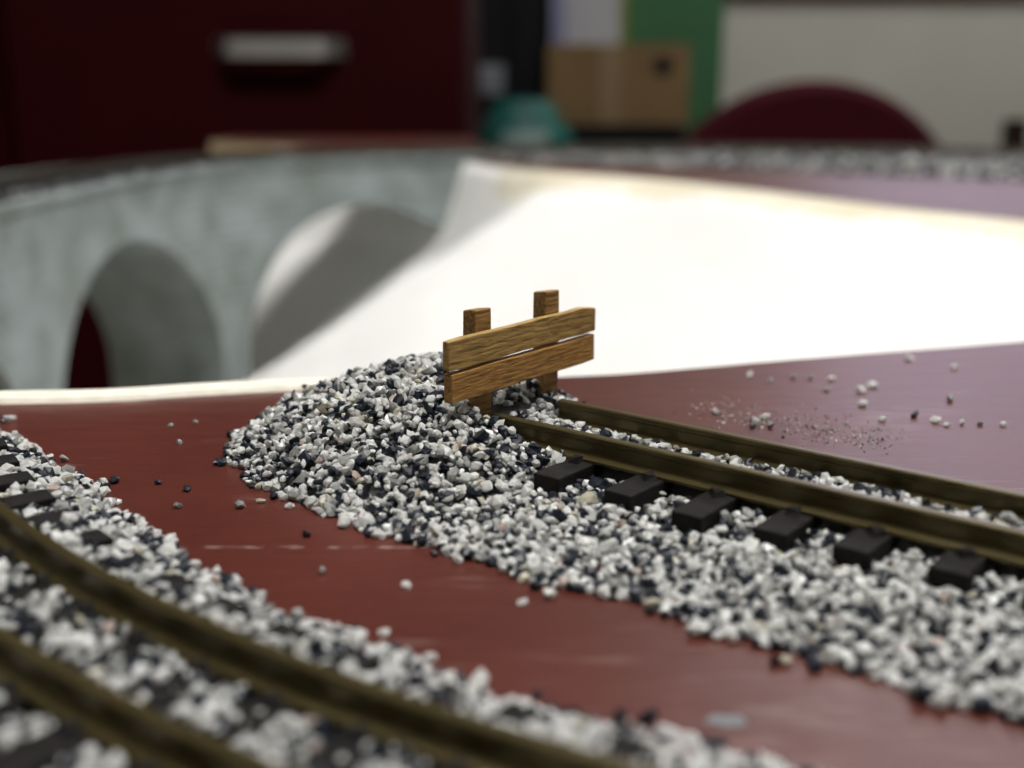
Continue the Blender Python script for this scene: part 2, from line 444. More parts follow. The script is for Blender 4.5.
# hidden side: keep the sheet clear of the board's near underside
cells = []
for j in range(ny - 1):
    for i in range(nx - 1):
        q = (j * nx + i, j * nx + i + 1, (j + 1) * nx + i + 1, (j + 1) * nx + i)
        if all(keep[k] for k in q): cells.append(q)
used = sorted({k for q in cells for k in q}); idx = {k: i for i, k in enumerate(used)}
hx, hy, hz = -20.0, 480.0, -90.0
mb = MB(); mb.add([(PP[k, 0] * KB - hx, PP[k, 1] * KB - hy, Z[k] * KB - hz) for k in used], [tuple(idx[k] for k in q) for q in cells])
# glue-stained cream band along the cut edge
mb.m = [1 if D[q[0]] < 11 + 5 * noise.noise((PP[q[0], 0] / 30, PP[q[0], 1] / 30, 1.0)) and 300 < PP[q[0], 1] < 625 else 0 for q in cells]
hill = mb.build('plaster_hillside', ['plaster_white', 'plaster_cream'], None, smooth=True, fix=False)
hill.location = (hx * MM, hy * MM, hz * MM)
sol = hill.modifiers.new('thickness', 'SOLIDIFY'); sol.thickness = 0.0015; sol.offset = -1
tag(hill, 'bright white plaster hillside sloping down from the far board into the valley', 'hillside')

# ------------------------------------------------------------------ viaduct
VP = spline([(-176, 250), (-174, 330), (-172, 400), (-168, 475), (-158, 536), (-138, 597), (-95, 648), (-30, 676), (60, 688), (160, 682), (270, 650), (380, 590)], 40)
VS = np.r_[0, np.cumsum(np.linalg.norm(np.diff(VP, axis=0), axis=1))]
def via(s, w=0.0):
    """point at arc length s on the inner face, w mm towards the outer side"""
    i = int(min(max(np.searchsorted(VS, s) - 1, 0), len(VP) - 2)); e = VP[i + 1] - VP[i]; l = np.hypot(*e)
    k = (s - VS[i]) / l; e = e / l
    p = VP[i] + e * k * l
    return KB * (p[0] - e[1] * w), KB * (p[1] + e[0] * w)
VW = 72.0; BASE = -150.0; S0, S1 = 82.0, 508.0
viaduct = thing('viaduct', (-0.2, 0.52, FL), 'curved blue-grey stone viaduct with tall round arches across the valley', 'viaduct')
vx, vy, vz = -200.0, 520.0, -FL * 1000
cols = []
marks = set(np.arange(S0, S1 + .1, 3.0))
colsS = []
for s in sorted(marks | {S1}):
    colsS.append(s)
def low(s):
    for c in (72, 252, 432):
        if abs(s - c) < 80: return -104 + math.sqrt(6400 - (s - c) ** 2)
    return BASE
entries = []
for c in (72, 252, 432):
    for t in np.linspace(0, math.pi, 49):
        s = c - 80 * math.cos(t)
        if S0 <= s <= S1: entries.append((s, -104 + 80 * math.sin(t), 1))
    for s in (c - 80, c + 80):
        if S0 <= s <= S1: entries.append((s, BASE, 0 if s < c else 2))
for s in (155, 158.5, 165, 168.5, 335, 338.5, 345, 348.5):
    entries.append((s, BASE, 1))
entries.append((S1, -150 if low(S1) == BASE else low(S1), 1)); entries.append((S0, low(S0), 1))
entries = sorted(set(entries), key=lambda e: (round(e[0], 4), e[2]))
mb = MB()
for s, zl, _ in entries:
    a = via(s); b = via(s, VW)
    mb.v += [(a[0] - vx, a[1] - vy, zl * KB + vz), (a[0] - vx, a[1] - vy, 0 + vz), (b[0] - vx, b[1] - vy, zl * KB + vz), (b[0] - vx, b[1] - vy, 0 + vz)]
for i in range(len(entries) - 1):
    o = 4 * i; q = 4 * (i + 1)
    mb.f.append((o, o + 2, q + 2, q))                                   # underside / intrados
    if entries[i + 1][0] - entries[i][0] > 1e-3:
        mb.f += [(o, q, q + 1, o + 1), (o + 2, o + 3, q + 3, q + 2), (o + 1, q + 1, q + 3, o + 3)]
e = 4 * (len(entries) - 1)
mb.f += [(0, 1, 3, 2), (e, e + 2, e + 3, e + 1)]
mb.m = [0] * len(mb.f)
mb.build('arcade', 'masonry_grey', viaduct)
cp = [(*via(s), 0) for s in np.arange(S0, S1 + 1, 6)]
cp = [(x - vx, y - vy, vz) for x, y, z in cp]
mb = MB().sweep(cp, [(-1.6, 0.02), (3.0, 0.02), (3.0, 2.4), (-1.6, 2.4), (-1.8, 1.2)])
mb.build('coping', 'masonry_grey', viaduct)
cp2 = [(*via(s, VW), 0) for s in np.arange(S0, S1 + 1, 6)]
cp2 = [(x - vx, y - vy, vz) for x, y, z in cp2]
MB().sweep(cp2, [(-3.0, 0.02), (1.6, 0.02), (1.6, 2.4), (-3.0, 2.4)]).build('coping', 'masonry_grey', viaduct)
bp = [(*via(s), 0) for s in np.arange(S0, 366, 6)]
bp = [(x - vx, y - vy, vz + BASE * KB) for x, y, z in bp]
MB().sweep(bp, [(-14, -14), (VW + 12, -14), (VW + 12, -0.02), (-14, -0.02)]).build('base_plank', 'ply_edge', viaduct)
for s in (110, 230, 350):
    x, y = via(s, VW / 2)
    MB().box((x - vx - 16, y - vy - 16, 0), (x - vx + 16, y - vy + 16, vz + BASE * KB - 14)).build('support_post', 'ply_edge', viaduct)

# ------------------------------------------------------------------ ballast stones
rng = np.random.default_rng(11)
_phi = (1 + 5 ** .5) / 2
ICO = np.array([(-1, _phi, 0), (1, _phi, 0), (-1, -_phi, 0), (1, -_phi, 0), (0, -1, _phi), (0, 1, _phi), (0, -1, -_phi), (0, 1, -_phi), (_phi, 0, -1), (_phi, 0, 1), (-_phi, 0, -1), (-_phi, 0, 1)]) / math.hypot(1, _phi)
ICOF = np.array([(0, 11, 5), (0, 5, 1), (0, 1, 7), (0, 7, 10), (0, 10, 11), (1, 5, 9), (5, 11, 4), (11, 10, 2), (10, 7, 6), (7, 1, 8), (3, 9, 4), (3, 4, 2), (3, 2, 6), (3, 6, 8), (3, 8, 9), (4, 9, 5), (2, 4, 11), (6, 2, 10), (8, 6, 7), (9, 8, 1)])
OCT = np.array([(1, 0, 0), (-1, 0, 0), (0, 1, 0), (0, -1, 0), (0, 0, 1), (0, 0, -1)], float)
OCTF = np.array([(4, 0, 2), (4, 2, 1), (4, 1, 3), (4, 3, 0), (5, 2, 0), (5, 1, 2), (5, 3, 1), (5, 0, 3)])
def stone_shapes(base, k, jit):
    out = []
    for _ in range(k):
        v = base * rng.uniform(1 - jit, 1 + jit, (len(base), 1)) + rng.normal(0, 0.07, base.shape)
        v = v * np.array([rng.uniform(.95, 1.45), rng.uniform(.75, 1.05), rng.uniform(.55, .9)])
        out.append(v)
    return out
SHAPES = stone_shapes(ICO, 16, 0.26)
SMALL = stone_shapes(OCT, 10, 0.25)
def rot_mats(n):
    a = rng.uniform(0, 2 * math.pi, n); tilt = rng.normal(0, 0.55, n); tilt2 = rng.normal(0, 0.55, n)
    ca, sa = np.cos(a), np.sin(a); cb, sb = np.cos(tilt), np.sin(tilt); cc, sn = np.cos(tilt2), np.sin(tilt2)
    Rz = np.zeros((n, 3, 3)); Rz[:, 0, 0] = ca; Rz[:, 0, 1] = -sa; Rz[:, 1, 0] = sa; Rz[:, 1, 1] = ca; Rz[:, 2, 2] = 1
    Rx = np.zeros((n, 3, 3)); Rx[:, 0, 0] = 1; Rx[:, 1, 1] = cb; Rx[:, 1, 2] = -sb; Rx[:, 2, 1] = sb; Rx[:, 2, 2] = cb
    Ry = np.zeros((n, 3, 3)); Ry[:, 1, 1] = 1; Ry[:, 0, 0] = cc; Ry[:, 0, 2] = sn; Ry[:, 2, 0] = -sn; Ry[:, 2, 2] = cc
    return Ry @ Rx @ Rz
def pick_tone(n):
    return rng.choice(5, n, p=[0.46, 0.185, 0.315, 0.024, 0.016])
def joined(name, parent, pos, size, tone, shapes, faces, core=None, org=(0, 0, 0)):
    """every stone a small polyhedron of its own, joined into one mesh"""
    n = len(pos); nv = len(shapes[0]); nf = len(faces)
    sh = np.array(shapes)[rng.integers(0, len(shapes), n)]
    R = rot_mats(n)
    V = np.einsum('nij,nkj->nki', R, sh * (size / 2)[:, None, None]) + (pos - np.array(org))[:, None, :]
    V = V.reshape(-1, 3)
    F = (faces[None] + (np.arange(n) * nv)[:, None, None]).reshape(-1, 3)
    M = np.repeat(tone, nf)
    if core is not None:
        cv, cf = core
        F = np.vstack([F, cf + len(V)]); V = np.vstack([V, cv - np.array(org)]); M = np.r_[M, np.full(len(cf), 5)]
    me = bpy.data.meshes.new(name)
    me.vertices.add(len(V)); me.vertices.foreach_set('co', (V * MM).astype(np.float32).ravel())
    me.loops.add(len(F) * 3); me.loops.foreach_set('vertex_index', F.astype(np.int32).ravel())
    me.polygons.add(len(F)); me.polygons.foreach_set('loop_start', np.arange(0, len(F) * 3, 3, dtype=np.int32))
    me.polygons.foreach_set('material_index', M.astype(np.int32))
    for s in STONE: me.materials.append(MATS[s])
    me.update(calc_edges=True); me.validate()
    me.polygons.foreach_set('use_smooth', np.zeros(len(F), dtype=bool))
    o = bpy.data.objects.new(name, me); COL.objects.link(o); o.parent = parent
    o['kind'] = 'stuff'
    return o
_stone_mesh = {}
def stone_mesh(k, tone):
    if (k, tone) not in _stone_mesh:
        me = bpy.data.meshes.new('ballast_stone')
        me.from_pydata((SHAPES[k] * 0.5 * MM).tolist(), [], ICOF.tolist())
        me.materials.append(MATS[STONE[tone]])
        _stone_mesh[(k, tone)] = me
    return _stone_mesh[(k, tone)]
def stone_object(pos, size, tone, parent=None, org=(0, 0, 0), name='ballast_stone', flat=False):
    o = bpy.data.objects.new(name, stone_mesh(int(rng.integers(0, 16)), int(tone))); COL.objects.link(o)
    if parent is not None: o.parent = parent
    o.location = [(pos[i] - org[i]) * MM for i in range(3)]
    o.scale = (size, size, size)
    s = 0.15 if flat else 0.55
    o.rotation_euler = (rng.normal(0, s), rng.normal(0, s), rng.uniform(0, 6.28))
    return o
def fbm(x, y, sc_, seed):
    return noise.fractal((x / sc_, y / sc_, seed), 1.0, 2.0, 3)

def bed(root, org, X, Y, hfun, blocked, spacing, n_parts=300, size=1.04, sig=0.26, core_step=1.5):
    """fills the region where hfun > 0 with stones; the n_parts that show largest are parts of their own"""
    gx = np.arange(X[0], X[1], spacing); gy = np.arange(Y[0], Y[1], spacing)
    A, B = np.meshgrid(gx, gy)
    P = np.c_[A.ravel(), B.ravel()] + rng.uniform(-.5, .5, (A.size, 2)) * spacing
    h = hfun(P[:, 0], P[:, 1])
    n = len(P)
    sz = np.clip(size * np.exp(rng.normal(0, sig, n)), 0.55 * size, 1.9 * size)
    ok = (h > 0) | (rng.uniform(0, 1, n) < 0.20 * np.exp(np.minimum(h, 0) * 4))
    ok &= ~blocked(P[:, 0], P[:, 1], sz, np.maximum(h, 0))
    P, h, sz = P[ok], h[ok], sz[ok]
    z = np.maximum(h + rng.uniform(-.45, .35, len(h)) * sz * 0.8, sz * 0.30)
    pos = np.c_[P, z]; tone = pick_tone(len(pos))
    px, py, dep = project(pos)
    app = np.where((px > 5) & (px < 1019) & (py > 5) & (py < 763) & (dep > 20) & (z > h - 0.15 * sz), sz / np.maximum(dep, 1), 0)
    order = np.argsort(-app); big = order[:n_parts]; rest = order[n_parts:]
    for i in big:
        stone_object(pos[i], sz[i], tone[i], root, org)
    # core under the top stones, coloured dark as the shade in their gaps
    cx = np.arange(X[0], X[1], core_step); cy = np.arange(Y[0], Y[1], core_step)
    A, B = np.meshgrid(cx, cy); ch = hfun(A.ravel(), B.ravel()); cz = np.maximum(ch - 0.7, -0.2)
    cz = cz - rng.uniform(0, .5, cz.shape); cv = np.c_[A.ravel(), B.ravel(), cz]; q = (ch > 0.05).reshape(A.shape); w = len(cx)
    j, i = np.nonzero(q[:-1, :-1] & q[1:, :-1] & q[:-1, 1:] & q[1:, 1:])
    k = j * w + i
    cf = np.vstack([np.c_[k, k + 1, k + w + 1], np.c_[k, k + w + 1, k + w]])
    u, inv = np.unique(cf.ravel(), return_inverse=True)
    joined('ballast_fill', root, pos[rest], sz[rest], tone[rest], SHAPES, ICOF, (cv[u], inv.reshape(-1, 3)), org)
    return pos

# ------------------------------------------------------------------ track pieces
RAIL_H = 2.8; SL_TOP = 3.2
RAIL = [(-1.3, 0), (1.3, 0), (1.3, 0.3), (0.4, 0.62), (0.24, 0.85), (0.24, 1.95), (0.55, 2.15), (0.58, 2.65), (0.42, 2.8), (-0.42, 2.8), (-0.58, 2.65), (-0.55, 2.15), (-0.24, 1.95), (-0.24, 0.85), (-0.4, 0.62), (-1.3, 0.3)]
def make_sleeper(parent, x, y, ang, half, width=3.4, h=SL_TOP, z0=0.25, seed=0, name='sleeper'):
    key = ('sl', round(half, 2), width, h)
    if key not in _stone_mesh:
        o = MB().box((-half, -width / 2, z0), (half, width / 2, h)).build(name, 'sleeper_black', parent, bevel=0.22)
        _stone_mesh[key] = o.data
    else:
        o = bpy.data.objects.new(name, _stone_mesh[key]); COL.objects.link(o); o.parent = parent
    o.location = (x * MM, y * MM, 0); o.rotation_euler = (0, 0, ang)
    return o
def make_clip(parent, x, y, ang):
    key = 'clip'
    if key not in _stone_mesh:
        m = MB()
        m.add([(-.75, -.8, 0), (.75, -.7, 0), (.8, .75, 0), (-.7, .8, 0), (-.45, -.6, .62), (.5, -.45, .75), (.4, .5, .58), (-.5, .55, .8)],
              [(0, 3, 2, 1), (4, 5, 6, 7), (0, 1, 5, 4), (1, 2, 6, 5), (2, 3, 7, 6), (3, 0, 4, 7)])
        o = m.build('rail_clip', 'sleeper_black', parent)
        _stone_mesh[key] = o.data
    else:
        o = bpy.data.objects.new('rail_clip', _stone_mesh[key]); COL.objects.link(o); o.parent = parent
    o.location = (x * MM, y * MM, (SL_TOP - 0.04) * MM); o.rotation_euler = (0, 0, ang)
    return o

# ---- siding: frame T (along the track, away from the buffer stop), N (across, to the far side)
TX, TY = 0.78092, -0.62463
OX, OY = 1.877, 133.73
def tn(T, N): return OX + T * TX - N * TY, OY + T * TY + N * TX
def to_tn(x, y):
    dx, dy = np.asarray(x) - OX, np.asarray(y) - OY
    return dx * TX + dy * TY, -dx * TY + dy * TX
ANG = math.atan2(TY, TX)
siding = thing('siding_track', (OX * MM, OY * MM, 0), 'short straight siding of two brass rails ending at the wooden buffer stop', 'railway track', None, ANG)
MB().sweep([(-1.2 + k * 8, -4.9, SL_TOP) for k in range(16)], RAIL).build('rail', 'rail_brass', siding)
MB().sweep([(1.2 + k * 8, 4.9, SL_TOP) for k in range(16)], RAIL).build('rail', 'rail_brass', siding)
SL_T = [3.4, 12.2, 21.2, 29.4, 37.6, 45.4, 53.6, 61.6, 69.6, 77.6, 85.6, 93.6, 101.6, 109.6]
SL_OFF = {12.2: -0.2, 21.2: 0.1, 29.4: -0.8, 37.6: 0.2, 45.4: 0.8, 53.6: 1.4}
for t in SL_T:
    make_sleeper(siding, t, SL_OFF.get(t, 0.5), math.pi / 2 + random.Random(int(t)).uniform(-.03, .03), 12.3)
    for N in (-4.9, 4.9):
        for sgn in (-1, 1):
            make_clip(siding, t + random.Random(int(t * 7 + N + sgn)).uniform(-.4, .4), N + sgn * 1.75, random.Random(int(t * 3 + sgn)).uniform(0, 6))

def siding_h(x, y):
    T, N = to_tn(x, y)
    nz = np.array([fbm(a, b, 9.0, 1.3) for a, b in zip(np.ravel(T), np.ravel(N))]).reshape(np.shape(T))
    n2 = np.array([fbm(a, b, 3.0, 8.3) for a, b in zip(np.ravel(T), np.ravel(N))]).reshape(np.shape(T))
    edge_n = np.interp(T, [0, 15, 50, 60, 80], [30.0, 29.0, 28.4, 26.5, 26.0]) + 2.0 * nz + 1.1 * n2
    near = 1.65 * np.power(np.clip((edge_n + N) / np.maximum(edge_n - 11.0, 1), 0, 2), 0.75) + np.where(edge_n + N < 0, 0.3 * (edge_n + N) - 0.05, 0)
    near = np.where(N > -5.5, 9.0, near)
    far = 3.0 * (13.0 + 1.2 * nz - N) / 6.0
    b = np.minimum(np.minimum(near, far), np.where(np.abs(N) < 4.9, 3.75, 2.45) + 0.35 * n2)
    b = np.where(T < -4, b + (T + 4) * 0.5, b)
    r = np.hypot(T + 11.0, (N + 3.0) * np.where(N < -3.0, 1.0, 1.22))
    R = 26.7 + 1.8 * nz + 0.8 * n2
    q = np.maximum(r, 0) / R
    c = 10.9 * (1 - 0.45 * q - 0.55 * q * q) + 0.3 * n2
    # the buffer stop holds the heap back between the rails
    inside = np.clip((N + 15.0) / 7.0, 0, 1) * np.clip((13.0 - N) / 3.0, 0, 1)
    cap = 3.4 + 1.9 * np.exp(-np.maximum(T + 0.5, 0) / 3.2) + np.where(T < -0.5, (-0.5 - T) * 1.6, 0)
    cap = cap * inside + 20 * (1 - inside)
    c = np.minimum(c, cap)
    return np.maximum(b, c)
def siding_block(x, y, s, h):
    T, N = to_tn(x, y)
    rail = (np.abs(np.abs(N) - 4.9) < 1.0 + s * 0.42) & (T > np.where(N < 0, -1.5, 0.9))
    sl = np.zeros(len(T), bool)
    lucky = rng.uniform(0, 1, len(T)) < np.where(np.abs(N) < 4.5, 0.7, 0.10)
    for t in SL_T[1:]:
        sl |= (np.abs(T - t) < 1.7 + s * 0.30) & (np.abs(N - SL_OFF.get(t, 0.5)) < 12.3 + s * 0.25)
    t = SL_T[0]
    buf = (T > -3.9) & (T < -1.0) & ((np.abs(N - 6.6) < 1.7) | (np.abs(N + 6.45) < 1.7)) | ((T > -2.4) & (T < 0.8) & (np.abs(N) < 15) & (h > 8.6))
    return rail | (sl & ~lucky) | buf
bedroot = thing('ballast_bed', (OX * MM, OY * MM, 0), 'white and black ballast heaped behind the buffer stop and along the siding', 'ballast')
bed(bedroot, (OX, OY, 0), (-45, 110), (30, 168), siding_h, siding_block, 0.70)

# ---- main line: circular arc around MC
MCX, MCY = 86.0, 214.5
R_IN, R_OUT = 175.3, 185.4
def arc(r, a): return MCX + r * math.cos(a), MCY + r * math.sin(a)
A0, A1 = math.radians(198), math.radians(268)
main = thing('main_line_track', (MCX * MM, MCY * MM, 0), 'curved main line track of two brass rails in the blurred near corner', 'railway track')
for r in (R_IN, R_OUT):
    MB().sweep([(r * math.cos(a), r * math.sin(a), SL_TOP) for a in np.linspace(A0, A1, 70)], RAIL).build('rail', 'rail_brass', main)
MA = np.arange(A0 + 0.01, A1 - 0.01, 7.6 / 180.0)
for a in MA:
    make_sleeper(main, 180.35 * math.cos(a), 180.35 * math.sin(a), a, 12.3)
    for r in (R_IN, R_OUT):
        for sgn in (-1, 1):
            make_clip(main, (r + sgn * 1.75) * math.cos(a), (r + sgn * 1.75) * math.sin(a), a + sgn)
def main_h(x, y):
    dx, dy = np.asarray(x) - MCX, np.asarray(y) - MCY
    r = np.hypot(dx, dy); a = np.degrees(np.arctan2(dy, dx)) % 360
    nz = np.array([fbm(p, q, 9.0, 4.3) for p, q in zip(np.ravel(x), np.ravel(y))]).reshape(np.shape(x))
    n2 = np.array([fbm(p, q, 3.0, 5.3) for p, q in zip(np.ravel(x), np.ravel(y))]).reshape(np.shape(x))
    wid = R_IN - np.interp(a, [200, 205, 209, 216, 220, 225, 262], [171, 167.6, 165, 161.3, 161, 162.8, 162.6])
    inner = 2.4 * (r - (R_IN - wid + 1.3 * nz + 1.0 * n2)) / 6.0
    outer = 2.4 * (203 + 2 * nz - r) / 7.0
    h = np.minimum(np.minimum(inner, outer), np.where(np.abs(r - 180.35) < 5, 3.2, np.where((r < R_IN) & (a > 221), 3.3, 2.5)) + 0.4 * n2)
    return np.where((a > 198.5) & (a < 267), h, -9)
def main_block(x, y, s, h):
    dx, dy = x - MCX, y - MCY
    r = np.hypot(dx, dy); a = np.arctan2(dy, dx) % (2 * math.pi)
    k = np.abs(((a - MA[0]) + 3.8 / 180) % (7.6 / 180) - 3.8 / 180) * 180.35
    lucky = rng.uniform(0, 1, len(x)) < np.where(r > R_IN, 0.28, np.where(a > math.radians(221), 0.8, 0.10))
    sl = (k < 1.7 + s * 0.30) & (np.abs(r - 180.35) < 12.3 + s * 0.25)
    rail = (np.abs(r - R_IN) < 1.0 + s * 0.42) | (np.abs(r - R_OUT) < 1.0 + s * 0.42)
    return rail | (sl & ~lucky)
mainbed = thing('ballast_bed', (MCX * MM, MCY * MM, 0), 'blurred band of black and white ballast along the curved main line', 'ballast')
bed(mainbed, (MCX, MCY, 0), (-110, 78), (14, 200), main_h, main_block, 0.72)

# ---- track over the viaduct and along the far board
loop = thing('loop_track', (0.0, 0.68, 0), 'distant track running over the viaduct and along the far board', 'railway track')
LS = np.arange(S0 + 2, VS[-1] - 4, 6.0)
for w in (30.9, 41.0):
    MB().sweep([(via(s, w)[0], via(s, w)[1] - 680, SL_TOP) for s in LS], RAIL).build('rail', 'rail_dark', loop)
for s in np.arange(S0 + 6, VS[-1] - 8, 8.0):
    a, b = via(s, 0), via(s, 10)
    x, y = via(s, 36)
    make_sleeper(loop, x, y - 680, math.atan2(b[1] - a[1], b[0] - a[0]), 12.3)
s_ = rng.uniform(S0 + 1, VS[-1] - 3, 26000); w_ = rng.uniform(4.5, 67, 26000)
keepm = np.ones(len(s_), bool)
pos = np.array([(*via(a, b), 0) for a, b in zip(s_, w_)])
# on the far board the bed narrows towards the front only by a loose fringe
hh = np.minimum(np.minimum((w_ - 3) / 4, (69 - w_) / 4), 1.0) * 1.7
sz = np.clip(1.5 * np.exp(rng.normal(0, .3, len(s_))), .8, 3.2)
sz[rng.integers(0, len(sz), 260)] *= 1.9
near_rail = (np.abs(w_ - 30.9) < 1.0 + sz * .45) | (np.abs(w_ - 41.0) < 1.0 + sz * .45)
pos[:, 2] = np.maximum(hh + rng.uniform(-.5, .25, len(s_)), sz * .28)
sel = ~near_rail
loopbed = thing('ballast_bed', (0.0, 0.68, 0), 'distant dark speckled ballast on the viaduct deck and far board', 'ballast')
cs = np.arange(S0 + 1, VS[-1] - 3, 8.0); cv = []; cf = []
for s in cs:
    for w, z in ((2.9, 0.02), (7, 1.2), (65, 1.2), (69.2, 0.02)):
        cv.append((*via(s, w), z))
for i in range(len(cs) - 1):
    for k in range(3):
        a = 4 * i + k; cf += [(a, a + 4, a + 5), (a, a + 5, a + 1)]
# wider spread of ballast in front of the track on the far board
m_ = 15000
fs = rng.uniform(505, VS[-1] - 3, m_); fw = rng.uniform(0, 1, m_)
def front_limit(q): return np.interp(q, [500, 530, 600, 700, 800, 900], [0, 50, 85, 118, 140, 150])
wv = 4.5 - fw ** 1.15 * front_limit(fs)
p2 = np.array([(*via(a, b), 0.0) for a, b in zip(fs, wv)])
z2 = np.clip(rng.exponential(1.6, m_), .9, 3.5); p2[:, 2] = z2 * .3 + rng.uniform(0, 0.5, m_)
pos = np.vstack([pos[sel], p2]); sz = np.r_[sz[sel], z2]
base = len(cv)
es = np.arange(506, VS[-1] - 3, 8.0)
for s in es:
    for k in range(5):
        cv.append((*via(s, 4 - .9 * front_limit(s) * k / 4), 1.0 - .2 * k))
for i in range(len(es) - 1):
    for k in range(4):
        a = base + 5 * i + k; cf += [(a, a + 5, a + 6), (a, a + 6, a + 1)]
dt = rng.choice(5, len(pos), p=[0.20, 0.25, 0.50, 0.03, 0.02])
ondeck = np.arange(len(pos)) < sel.sum()
dt[ondeck & (rng.uniform(0, 1, len(pos)) < 0.55)] = 2
joined('ballast_fill', loopbed, pos, sz, dt, SMALL, OCTF, (np.array(cv), np.array(cf)), (0, 680, 0))
sx, sy = ground(912, 163, 3.0)
st = stone_object((sx, sy, 3.6), 9.0, 0)
tag(st, 'single large pale stone lying on the far ballast before the maroon chair', 'stone')

# ------------------------------------------------------------------ buffer stop (local x = across the track, y = towards the track, z up)
_b = tn(0.3, 0.3)
buf = thing('buffer_stop', (_b[0] * MM, _b[1] * MM, 0), 'small brown wooden buffer stop of two posts and two planks', 'buffer stop', None, ANG - math.pi / 2)
# the empty's local x now points along -N, local y along T
def plank(name, x0, x1, y0, y1, z0, z1, m, clip=0.0, seed=0, parent=buf, slope=0.0):
    r = random.Random(seed); nseg = 10; mb = MB()
    for k in range(nseg + 1):
        t = k / nseg; x = x0 + (x1 - x0) * t
        j = lambda a: r.uniform(-a, a)
        zt = z1 + j(.06) + slope * t; zb = z0 + j(.06) + slope * t
        if clip and k == 0: zt -= clip
        mb.v += [(x + j(.05), y0 + j(.03), zb), (x + j(.05), y1 + j(.04), zb), (x + j(.05), y1 + j(.04), zt), (x + j(.05), y0 + j(.03), zt)]
    for k in range(nseg):
        o = 4 * k
        for a in range(4):
            b = (a + 1) % 4; mb.f.append((o + a, o + b, o + 4 + b, o + 4 + a)); mb.m.append(0)
    mb.f += [(3, 2, 1, 0), (4 * nseg, 4 * nseg + 1, 4 * nseg + 2, 4 * nseg + 3)]; mb.m += [0, 0]
    ob = mb.build(name, m, parent)
    bv = ob.modifiers.new('worn', 'BEVEL'); bv.width = 0.00012; bv.segments = 2; bv.limit_method = 'ANGLE'; bv.angle_limit = 0.8
    return ob
# local x = -N
plank('plank', -14.0, 14.0, -1.45, -0.55, 12.75, 16.1, 'wood_upper', 0.35, 1)
plank('plank', -13.7, 13.7, -1.65, -0.45, 9.05, 12.35, 'wood_lower', 0.0, 2)
def post(x, z1, seed, w=2.9, d=1.9):
    r = random.Random(seed); mb = MB(); ns = 6; y1 = -1.68; y0 = y1 - d
    for k in range(ns + 1):
        z = 0.2 + (z1 - 0.2) * k / ns
        j = lambda: r.uniform(-.06, .06)
        mb.v += [(x - w / 2 + j(), y0 + j(), z), (x + w / 2 + j(), y0 + j(), z), (x + w / 2 + j(), y1 + j() * .3, z), (x - w / 2 + j(), y1 + j() * .3, z)]
    a = 4 * ns
    mb.v[a] = (*mb.v[a][:2], z1 - .25); mb.v[a + 1] = (*mb.v[a + 1][:2], z1 - .1); mb.v[a + 2] = (*mb.v[a + 2][:2], z1 + .15)
    for k in range(ns):
        o = 4 * k
        for i in range(4):
            b = (i + 1) % 4; mb.f.append((o + i, o + b, o + 4 + b, o + 4 + i)); mb.m.append(0)
    mb.f += [(3, 2, 1, 0), (a, a + 1, a + 2, a + 3)]; mb.m += [0, 0]
    ob = mb.build('post', 'wood_post', buf)
    bv = ob.modifiers.new('worn', 'BEVEL'); bv.width = 0.0002; bv.segments = 2; bv.limit_method = 'ANGLE'; bv.angle_limit = 0.8
    return ob
post(6.75, 18.5, 3)
post(-6.3, 18.8, 5)

# ------------------------------------------------------------------ loose stones on the board
LEFT = [(104, 482, 1.4, 0, 'pale flat loose stone left of the heap, touching a dark one'),
        (114, 480, 1.2, 2, 'dark loose stone left of the heap, touching a pale flat one'),
        (158, 481, 0.9, 2, 'dark loose stone, leftmost of the three between main line and heap'),
        (187, 488, 1.0, 2, 'dark loose stone, nearest the heap of the three left of it'),
        (178, 505, 1.0, 1, 'grey loose stone, lowest of the three left of the heap'),
        (240, 505, 1.25, 1, 'grey loose stone just off the left foot of the heap'),
        (261, 500, 0.8, 3, 'cream loose stone touching the left foot of the heap'),
        (229, 450, 1.2, 1, 'grey loose stone at the upper left toe of the heap'),
        (307, 534, 0.95, 2, 'flat dark loose stone in front of the heap near the scratch'),
        (322, 570, 0.9, 1, 'grey loose stone in front of the heap, left of the pale one'),
        (406, 585, 0.95, 0, 'single white loose stone in front of the heap'),
        (10, 418, 1.5, 0, 'pale loose stone by the valley rim at the left picture edge'),
        (179, 441, 0.9, 1, 'grey loose stone, lowest of three faint ones below the rim'),
        (170, 424, 0.8, 1, 'grey loose stone, upper left of three faint ones below the rim'),
        (195, 421, 0.8, 1, 'grey loose stone, upper right of three faint ones below the rim'),
        (522, 602, 1.0, 0, 'flat white loose stone off the front edge of the siding ballast'),
        (536, 585, 0.8, 1, 'small grey loose stone off the front edge of the siding ballast')]
for px, py, s, tone, lab in LEFT:
    x, y = ground(px, py + 3, 0)
    tag(stone_object((x, y, 0.30 * s), s, tone, flat=True), lab, 'stone', 'loose ballast stones left of the siding')
